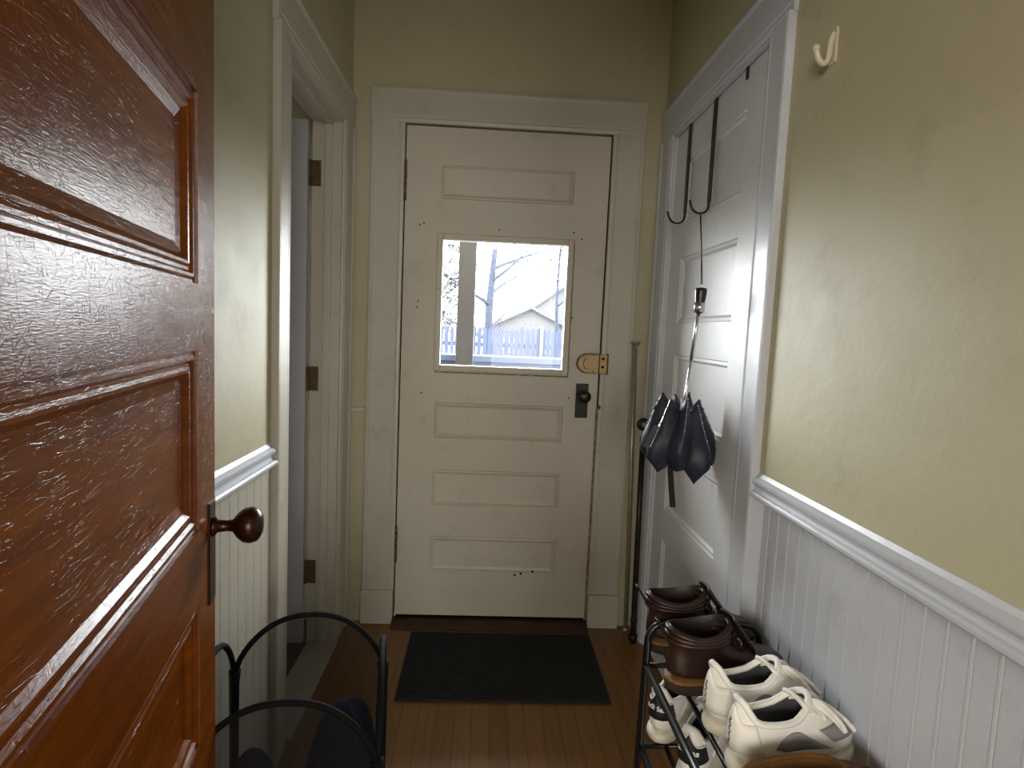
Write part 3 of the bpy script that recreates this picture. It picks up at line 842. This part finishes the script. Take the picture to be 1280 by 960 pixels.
# ---- low sneaker
SL = [(.026, .0, 1.0, .96, .0), (.048, -.006, .995, .97, .05), (.060, -.010, .965, .93, .1), (.074, -.012, .86, .86, .25), (.086, -.010, .76, .80, .4), (.098, -.004, .67, .74, .55), (.106, .004, .60, .70, .65)]
def sneaker(label, mat_toe, heel_text=True, black_tab=False, L=.256, W=.096, group=None):
    t = thing('sneaker', label, 'sneaker', group=group)
    b = BM()
    dz = lambda u: .030*math.exp(-(u/.10)**2)+.020*max(0, u-.72)/.28-.012*math.sin(PI*u)
    rings = []
    for i, (z, xb, xf, ws, mr) in enumerate(SL):
        k = max(0, (i-3)/3)
        rings.append(ring(z, xb, xf, ws, L, W, mr, (lambda u, k=k: dz(u)*k)))
    rings.append(ring(.108, .028, .565, .58, L, W, .65, dz))
    up = obj_rings('upper', rings, M['sneak_white'], t)
    b = BM(); loft(b, [ring(.110, .026, .570, .60, L, W, .65, dz), ring(.098, .040, .56, .54, L, W, .6, (lambda u: dz(u)*.7)), ring(.07, .045, .60, .58, L, W, .4), ring(.04, .04, .70, .60, L, W, .2), ring(.036, .2, .5, .2, L, W, .2)], False, True)
    obj('lining', b, M['sneak_lining'], t, smooth=True, subsurf=1)
    # padded collar roll
    b = BM(); tube(b, ring(.109, .016, .585, .645, L, W, .65, dz), .0062, 8, closed=True); obj('collar', b, M['sneak_white'], t, smooth=True)
    # sole
    b = BM()
    loft(b, [ring(0, .02, .975, .93, L, W, 0, lambda u: .012*max(0, u-.75)/.25), ring(.004, .0, .992, 1.0, L, W, 0, lambda u: .012*max(0, u-.75)/.25), ring(.018, -.040, 1.006, 1.10, L, W), ring(.028, -.030, 1.008, 1.08, L, W), ring(.034, -.008, 1.0, 1.0, L, W)])
    obj('sole', b, M['sneak_sole'], t, smooth=True, subsurf=1)
    # toe cap overlay and side overlay
    b = BM(); rows = []
    for (z, xb, xf, ws, mr) in ((.0595, 0, .968, .935, .1), (.067, 0, .918, .90, .17), (.074, 0, .865, .865, .25), (.081, 0, .81, .84, .3)):
        row = []
        for k in range(-14, 15):
            ph = PI-abs(k)/14*1.15; sd = 1 if k >= 0 else -1; u = (1-math.cos(ph))/2
            wd = (fprof(u)*(1-mr)+math.sin(ph)*.5*mr)*W*ws
            row.append(Vector((xf*u*L+.001, sd*(wd+.0012), z+.0022)))
        rows.append(row)
    grid_surface(b, rows); o = obj('toe_cap', b, mat_toe, t, smooth=True, label='grey suede toe' if mat_toe is M['sneak_grey'] else None)
    s = o.modifiers.new('s', 'SOLIDIFY'); s.thickness = .002; s.offset = 1
    # side quarters
    for sd in (1, -1):
        b = BM(); rows = []
        for z in (.052, .063, .074, .085):
            for a_, c_ in zip(SL, SL[1:]):
                if a_[0] <= z <= c_[0]: break
            q_ = (z-a_[0])/(c_[0]-a_[0]); xb, xf, ws, mr = [a_[j]+(c_[j]-a_[j])*q_ for j in (1, 2, 3, 4)]
            row = []
            for k in range(9):
                u = .34+.36*k/8; ph = math.acos(1-2*u)
                zq = .050+(z-.050)*max(.05, math.sin(PI*k/8))**.6
                row.append(Vector(((xb+(xf-xb)*u)*L, sd*((fprof(u)*(1-mr)+math.sin(ph)*.5*mr)*W*ws+.0016), zq)))
            rows.append(row)
        grid_surface(b, rows); o = obj('side_panel', b, M['sneak_grey'] if mat_toe is M['sneak_grey'] else M['sneak_white'], t, smooth=True, label='grey suede side panel' if mat_toe is M['sneak_grey'] else None)
        sm_ = o.modifiers.new('s', 'SOLIDIFY'); sm_.thickness = .0016; sm_.offset = 0
    # tongue
    b = BM(); rows = []
    for i in range(9):
        s = i/8; x = (.80-.33*s)*L; z = .076+.048*s+.006*s*s
        wv = .020+.010*s
        rows.append([Vector((x+.004*abs(q), q*wv, z-.010*q*q+.004)) for q in (-1, -.66, -.33, 0, .33, .66, 1)])
    grid_surface(b, rows); o = obj('tongue', b, M['sneak_white'], t, smooth=True, subsurf=1)
    s = o.modifiers.new('s', 'SOLIDIFY'); s.thickness = .007
    # laces: crossing bars plus a loose bow
    for i in range(6):
        s = i/5; x = (.775-.22*s)*L; z = .0835+.030*s
        b = BM(); sg = 1 if i % 2 else -1
        tube(b, smooth_path([(x+.008*sg, -.027, z-.012), (x+.004*sg, -.014, z-.001), (x, 0, z+.003), (x-.004*sg, .014, z-.001), (x-.008*sg, .027, z-.012)]), .004, 8, flat=(.0032, .0062))
        obj('lace', b, M['lace'], t, smooth=True)
    for sg in (1, -1):
        b = BM(); x = .60*L
        tube(b, smooth_path([(x, 0, .112), (x+.012, .020*sg, .118), (x+.030, .044*sg, .098), (x+.040, .050*sg, .080), (x+.026, .036*sg, .098), (x+.006, .010*sg, .113)]), .0046, 8)
        tube(b, smooth_path([(x, 0, .113), (x+.024, .014*sg, .112), (x+.055, .030*sg, .090), (x+.070, .044*sg, .072)]), .0042, 8)
        obj('lace_bow', b, M['lace'], t, smooth=True)
    # heel tab
    b = BM()
    tabm = M['black_tab'] if black_tab else M['sneak_white']
    zw = (lambda a, s: (.028*math.exp(-(a/.30)**2)-.004)*s) 
    patch(b, SL, L, W, .066 if black_tab else .05, .106, .85, .0028, zwave=zw)
    tb = obj('heel_tab', b, tabm, t, smooth=True, label='black heel tab' if black_tab else None)
    s = tb.modifiers.new('s', 'SOLIDIFY'); s.thickness = .002; s.offset = 1
    if black_tab:
        heel_letters('adidas', tb, M['letter'], L, W, .0175)
        b = BM(); tube(b, [Vector((p.x, p.y, p.z)) for p in tab_edge(L, W, zw)], .0016, 6); obj('tab_piping', b, M['letter'], tb)
    elif heel_text:
        b = BM(); rn = random.Random(4)
        pts = [Vector((-.0072-.0008*i/14, .0022*math.sin(i*2.1)+.001, .060+.0040*i)) for i in range(13)]
        tube(b, pts, .0011, 5); obj('heel_mark', b, M['mark'], tb)
    return t

def tab_edge(L, W, zw):
    out = []
    for k in range(-12, 13):
        ph = abs(k)/12*.85; u = (1-math.cos(ph))/2; sd = 1 if k >= 0 else -1
        wd = (fprof(u)*.35+math.sin(ph)*.5*.65)*W*.70
        out.append(Vector(((.004+.596*u)*L, sd*wd, .106+zw(k/12, 1)))+Vector((-math.cos(ph), sd*math.sin(ph), 0))*.0045)
    return out

def obj_rings(name, rings, mat, parent):
    b = BM(); loft(b, rings, True, False)
    return obj(name, b, mat, parent, smooth=True, subsurf=1)

def heel_letters(txt, parent, mat, L, W, size):
    cu = bpy.data.curves.new('lettering', 'FONT'); cu.body = txt; cu.size = size; cu.align_x = 'CENTER'; cu.align_y = 'CENTER'; cu.extrude = .0004; cu.offset = .0005
    o = bpy.data.objects.new('lettering', cu); C.objects.link(o)
    bpy.context.view_layer.update()
    dg = bpy.context.evaluated_depsgraph_get()
    me = bpy.data.meshes.new_from_object(o.evaluated_get(dg)); bpy.data.objects.remove(o)
    # wrap around the heel: text x -> angle round the heel, text y -> up
    for v in me.vertices:
        a = v.co.x/.030; R = .0345
        z = .093+v.co.y
        v.co = Vector((-.0068+R-R*math.cos(a)-v.co.z, -R*math.sin(a)*1.0, z))
    me.materials.clear(); me.materials.append(mat)
    q = bpy.data.objects.new('lettering', me); C.objects.link(q); q.parent = parent
    return q

# ---- boot
BL = [(.036, .0, 1.0, .98, .0), (.055, -.004, 1.0, .98, .05), (.070, -.004, .965, .92, .1), (.084, .0, .84, .84, .25), (.098, .006, .72, .78, .45), (.115, .012, .60, .73, .7), (.135, .014, .52, .72, .9), (.155, .010, .495, .75, 1), (.175, .004, .485, .79, 1), (.190, .0, .485, .82, 1)]
BL = [((z if z < .084 else .084+(z-.084)*.50), *r_) for z, *r_ in BL]
def boot(label, L=.284, W=.108, tilt=0):
    t = thing('boot', label, 'boot', group='brown lace-up boots on the rack')
    rings = []
    for i, (z, xb, xf, ws, mr) in enumerate(BL): rings.append(ring(z, xb, xf, ws, L, W, mr))
    # padded ridges of the collar
    for k, z in enumerate((.1405, .1455, .1505, .1555)):
        rings.append(ring(z, -.004, .49, .83+(.03 if k % 2 else -.03), L, W, 1, lambda u: -.016*math.sin(PI*u)+.010*u*u))
    rings.append(ring(.159, .012, .475, .74, L, W, 1, lambda u: -.016*math.sin(PI*u)+.010*u*u))
    obj_rings('upper', rings, M['boot'], t)
    b = BM(); loft(b, [ring(.160, .010, .477, .76, L, W, 1, lambda u: -.016*math.sin(PI*u)+.010*u*u), ring(.14, .03, .46, .66, L, W, 1), ring(.09, .04, .55, .55, L, W, .8), ring(.06, .1, .5, .3, L, W, .5)], False, True)
    obj('lining', b, M['boot_edge'], t, smooth=True, subsurf=1)
    for z, amp in ((.126, 0), (.138, -.006), (.151, -.014)):
        b = BM(); tube(b, ring(z, -.001, .488, .835, L, W, 1, lambda u, amp=amp: amp*math.sin(PI*u)-.55*amp*u*u), .0062, 8, closed=True); obj('collar_pad', b, M['boot'], t, smooth=True)
    b = BM(); lift = lambda u: .010*max(0, u-.75)/.25
    loft(b, [ring(0, .02, .975, .94, L, W, 0, lift), ring(.004, .0, .99, 1.0, L, W, 0, lift), ring(.024, -.012, 1.008, 1.05, L, W), ring(.029, -.012, 1.006, 1.05, L, W)])
    obj('sole', b, M['sole_dark'], t, smooth=True, subsurf=1)
    b = BM(); loft(b, [ring(.0295, -.013, 1.009, 1.06, L, W), ring(.0332, -.012, 1.008, 1.045, L, W), ring(.0365, -.004, 1.0, 1.0, L, W)]); obj('welt', b, M['welt'], t, smooth=True, label='tan welt')
    # tongue stands above the collar, leaning
    b = BM(); rows = []
    for i in range(10):
        s = i/9; x = (.70-.22*s)*L+.012*max(0, s-.6); z = .092+.084*s**.9
        wv = .020+.016*s*(1.25-s*.6)
        rows.append([Vector((x-.010*q*q+.006, q*wv, z)) for q in (-1, -.6, -.2, .2, .6, 1)])
    grid_surface(b, rows); o = obj('tongue', b, M['boot_edge'], t, smooth=True, subsurf=1)
    s = o.modifiers.new('s', 'SOLIDIFY'); s.thickness = .005
    b = BM(); box(b, -.008, -.003, -.009, .009, .132, .176)
    for v in b.verts: v.co.x -= .7*(max(0, v.co.z-.14))
    obj('pull_tab', b, M['boot_edge'], t, bevel=.002)
    for i in range(6):
        s = i/5; z = .094+.050*s; x = top_x(BL, z)*L+.008
        b = BM(); sg = 1 if i % 2 else -1
        tube(b, smooth_path([(x-.010, -.026, z-.003*sg), (x+.002, -.012, z), (x+.005, 0, z+.003), (x+.002, .012, z), (x-.010, .026, z+.003*sg)]), .0030, 8)
        obj('lace', b, M['boot_edge'], t, smooth=True)
        for y in (-.029, .029):
            b = BM(); lathe(b, [(.001, 0), (.0034, .0008), (.0034, .003), (.002, .004)], 10, Matrix.Translation((x-.013, y, z)) @ Matrix.Rotation(PI/2, 4, 'Y'))
            obj('eyelet', b, M['hook_metal'], t)
    return t

def place(t, loc, rz=0, ry=0, rx=0):
    if t.name.startswith('boot'): t.scale = (1, 1, .92)
    t.rotation_euler = (rx, ry, rz); t.location = loc
R_ = math.radians
bt = boot('dark brown lace-up boot standing closest to the white sneakers'); place(bt, (.412, 1.184, SH1+.006), R_(10))
bt = boot('dark brown lace-up boot farther from the white sneakers, nearest the iron rod'); place(bt, (.412, 1.346, SH1+.006), R_(4))
sk = sneaker('chunky white and grey sneaker lying next to the brown boots', M['sneak_grey'], group='white sneakers on the upper shelf'); place(sk, (.452, 1.050, SH1+.006), R_(15))
sk = sneaker('chunky white and grey sneaker between its mate and the tan shoe', M['sneak_grey'], group='white sneakers on the upper shelf'); place(sk, (.454, .944, SH1+.006), R_(15))
sk = sneaker('white sneaker with black heel tab on the lower shelf under the brown boots', M['sneak_white'], black_tab=True, group='white sneakers with black heel tabs'); place(sk, (.432, 1.288, SH2+.006), R_(46))
sk = sneaker('white sneaker with black heel tab on the lower shelf under the chunky sneakers', M['sneak_white'], black_tab=True, group='white sneakers with black heel tabs'); place(sk, (.458, 1.146, SH2+.006), R_(50))

# tan shoe at the bottom edge
def loafer(label):
    t = thing('suede_shoe', label, 'shoe')
    L, W = .285, .104
    LV = [(.018, .0, 1.0, .98, .0), (.040, -.004, .995, .97, .05), (.054, -.006, .955, .92, .1), (.068, -.004, .84, .84, .3), (.078, .0, .72, .78, .5), (.084, .008, .64, .72, .6)]
    rings = [ring(z, xb, xf, ws, L, W, mr) for z, xb, xf, ws, mr in LV]+[ring(.086, .03, .61, .62, L, W, .6)]
    obj_rings('upper', rings, M['tan'], t)
    b = BM(); loft(b, [ring(.086, .028, .615, .63, L, W, .6), ring(.06, .04, .6, .6, L, W, .5), ring(.03, .05, .7, .6, L, W, .3), ring(.028, .2, .5, .2, L, W, .2)], False, True); obj('lining', b, M['tan'], t, smooth=True, subsurf=1)
    b = BM(); loft(b, [ring(0, .01, .985, .97, L, W), ring(.003, 0, 1, 1.02, L, W), ring(.018, -.006, 1.004, 1.04, L, W), ring(.021, 0, 1, .99, L, W)]); obj('sole', b, M['sneak_sole'], t, smooth=True, subsurf=1)
    b = BM(); tube(b, ring(.086, .018, .625, .66, L, W, .6), .0042, 8, closed=True); obj('collar', b, M['tan'], t, smooth=True)
    return t
lf = loafer('tan brown suede shoe next to the chunky white sneakers on the upper shelf'); place(lf, (.420, .83, SH1+.006), R_(8))

# ================================================================== OUTSIDE, seen through the pane
b = BM(); box(b, -14, 14, 2.6, 40, -.9, -.6); struct('ground', b, M['ground'], label='pale yard outside')
b = BM(); box(b, -2.2, 2.2, 2.6, 4.8, -.12, -.05); struct('porch_floor', b, M['porch'], label='porch floor outside the front door')
t = thing('porch_post', 'square brown wooden porch post outside the door window', 'post', (-.165, 4.55, -.05))
b = BM(); box(b, -.066, .066, -.066, .066, 0, 2.75); obj('shaft', b, M['post'], t, bevel=.006)
b = BM(); box(b, -.082, .082, -.082, .082, 0, .16); obj('base_block', b, M['post'], t, bevel=.006)
t = thing('porch_railing', 'pale blue porch railing outside the door window', 'railing', (0, 4.70, -.05))
b = BM(); box(b, -2.0, 2.0, -.06, .06, 1.045, 1.10); obj('handrail', b, M['porch'], t, bevel=.008)
b = BM(); box(b, -2.0, 2.0, -.02, .02, .95, 1.045); obj('upper_board', b, M['porch'], t, bevel=.003)
b = BM(); box(b, -2.0, 2.0, -.02, .02, .10, .18); obj('lower_board', b, M['porch'], t, bevel=.003)
b = BM(); 
for i in range(28): x = -1.95+i*.144; box(b, x-.016, x+.016, -.016, .016, .17, .96)
obj('baluster', b, M['porch'], t)['kind'] = 'stuff'

t = thing('picket_fence', 'pale blue-grey picket fence across the yard', 'fence', (0, 12, -.6))
b = BM(); rn = random.Random(2); x = -5.0
while x < 5.0:
    wv = .085+.02*rn.random(); hh = 1.90+.06*rn.random()
    prism(b, [(x, 0), (x+wv, 0), (x+wv, hh-.06), (x+wv/2, hh), (x, hh-.06)], -.012, .012, lambda p, q, tt: (p, tt, q)); x += wv+.008+.012*rn.random()
obj('pickets', b, M['fence'], t)
b = BM(); box(b, -5, 5, .012, .05, .4, .49); box(b, -5, 5, .012, .05, 1.5, 1.59); obj('fence_rail', b, M['fence'], t)
b = BM(); box(b, 1.08, 1.15, -.06, .02, 0, 1.98); obj('fence_post', b, M['siding'], t)

def tree(name, label, x, y, hgt, r, ncl, seed, bare=False, crown=(1.6, 1.2, 1.4), cz=2.6):
    t = thing(name, label, 'tree', (x, y, -.6)); rn = random.Random(seed)
    b = BM(); tube(b, smooth_path([(0, 0, 0), (.03, 0, hgt*.3), (-.03, .02, hgt*.6), (.05, 0, hgt)], 5), [r*(1-.6*i/15) for i in range(16)], 10); obj('trunk', b, M['bark'], t, smooth=True)
    for i in range(7):
        z = hgt*(.45+.5*i/7); a = rn.uniform(0, 6.28); ln = crown[0]*rn.uniform(.6, 1.1)
        b = BM(); p = [Vector((0, 0, z)), Vector((math.cos(a)*ln*.5, math.sin(a)*ln*.4, z+.3)), Vector((math.cos(a)*ln, math.sin(a)*ln*.8, z+.45+.3*rn.random()))]
        tube(b, smooth_path(p, 4), [r*.34*(1-.85*k/8) for k in range(9)], 6); obj('branch', b, M['bark'], t, smooth=True)
    b = BM()
    for i in range(ncl):
        th, ph, q = rn.uniform(0, 6.28), rn.uniform(-1, 1), rn.random()**.4
        c = Vector((math.cos(th)*crown[0]*q*math.sqrt(1-ph*ph), math.sin(th)*crown[1]*q*math.sqrt(1-ph*ph), cz+ph*crown[2]*q))
        for _ in range(5):
            p = c+Vector((rn.gauss(0, .09), rn.gauss(0, .09), rn.gauss(0, .08)))
            a = Vector((rn.gauss(0, 1), rn.gauss(0, 1), rn.gauss(0, 1))).normalized(); e = a.orthogonal().normalized()
            s = .045+.03*rn.random()
            vs = [bm_v for bm_v in (b.verts.new(p-a*s), b.verts.new(p+e*s*.5), b.verts.new(p+a*s), b.verts.new(p-e*s*.5))]
            b.faces.new(vs)
    obj('foliage', b, M['leaf'], t)
tree('leafy_tree', 'pale leafy tree beyond the fence, left of the porch post', -1.15, 14.2, 3.4, .10, 260, 11, crown=(.75, .7, 1.5), cz=2.9)
tree('bare_tree', 'grey tree trunk rising just right of the porch post', .06, 13.0, 3.6, .15, 60, 12, crown=(1.5, .9, .9), cz=3.9)
tree('tall_tree', 'thin pale tree in front of the neighbouring roof', 2.0, 17.0, 5.0, .07, 170, 13, crown=(1.7, 1.0, 1.0), cz=4.1)

def house(x0, x1, y, eave, ridge, label):
    t = thing('house', label, 'house', ((x0+x1)/2, y, -.6))
    wv = (x1-x0)/2
    b = BM(); prism(b, [(-wv, 0), (wv, 0), (wv, eave), (0, ridge), (-wv, eave)], 0, 4, lambda p, q, tt: (p, tt, q)); obj('wall', b, M['siding'], t)
    b = BM()
    for s in (1, -1):
        prism(b, [(0, ridge), (s*(wv+.25), eave-.16), (s*(wv+.25), eave-.04), (0, ridge+.13)], -.25, 4.2, lambda p, q, tt: (p, tt, q))
    obj('roof', b, M['roof'], t)
    for xx in (-.45*wv, .45*wv):
        b = BM(); box(b, xx-.3, xx+.3, -.03, .02, eave*.45, eave*.85); wn_ = obj('window', b, M['siding'], t)
        b = BM(); box(b, xx-.25, xx+.25, -.045, -.03, eave*.48, eave*.82); obj('pane', b, M['pane'], wn_)
house(-.1, 3.6, 24, 1.9, 2.75, 'low white house with grey roof straight beyond the picket fence')
house(2.4, 7.5, 33, 3.0, 4.9, 'taller white gabled house behind the thin pale tree')
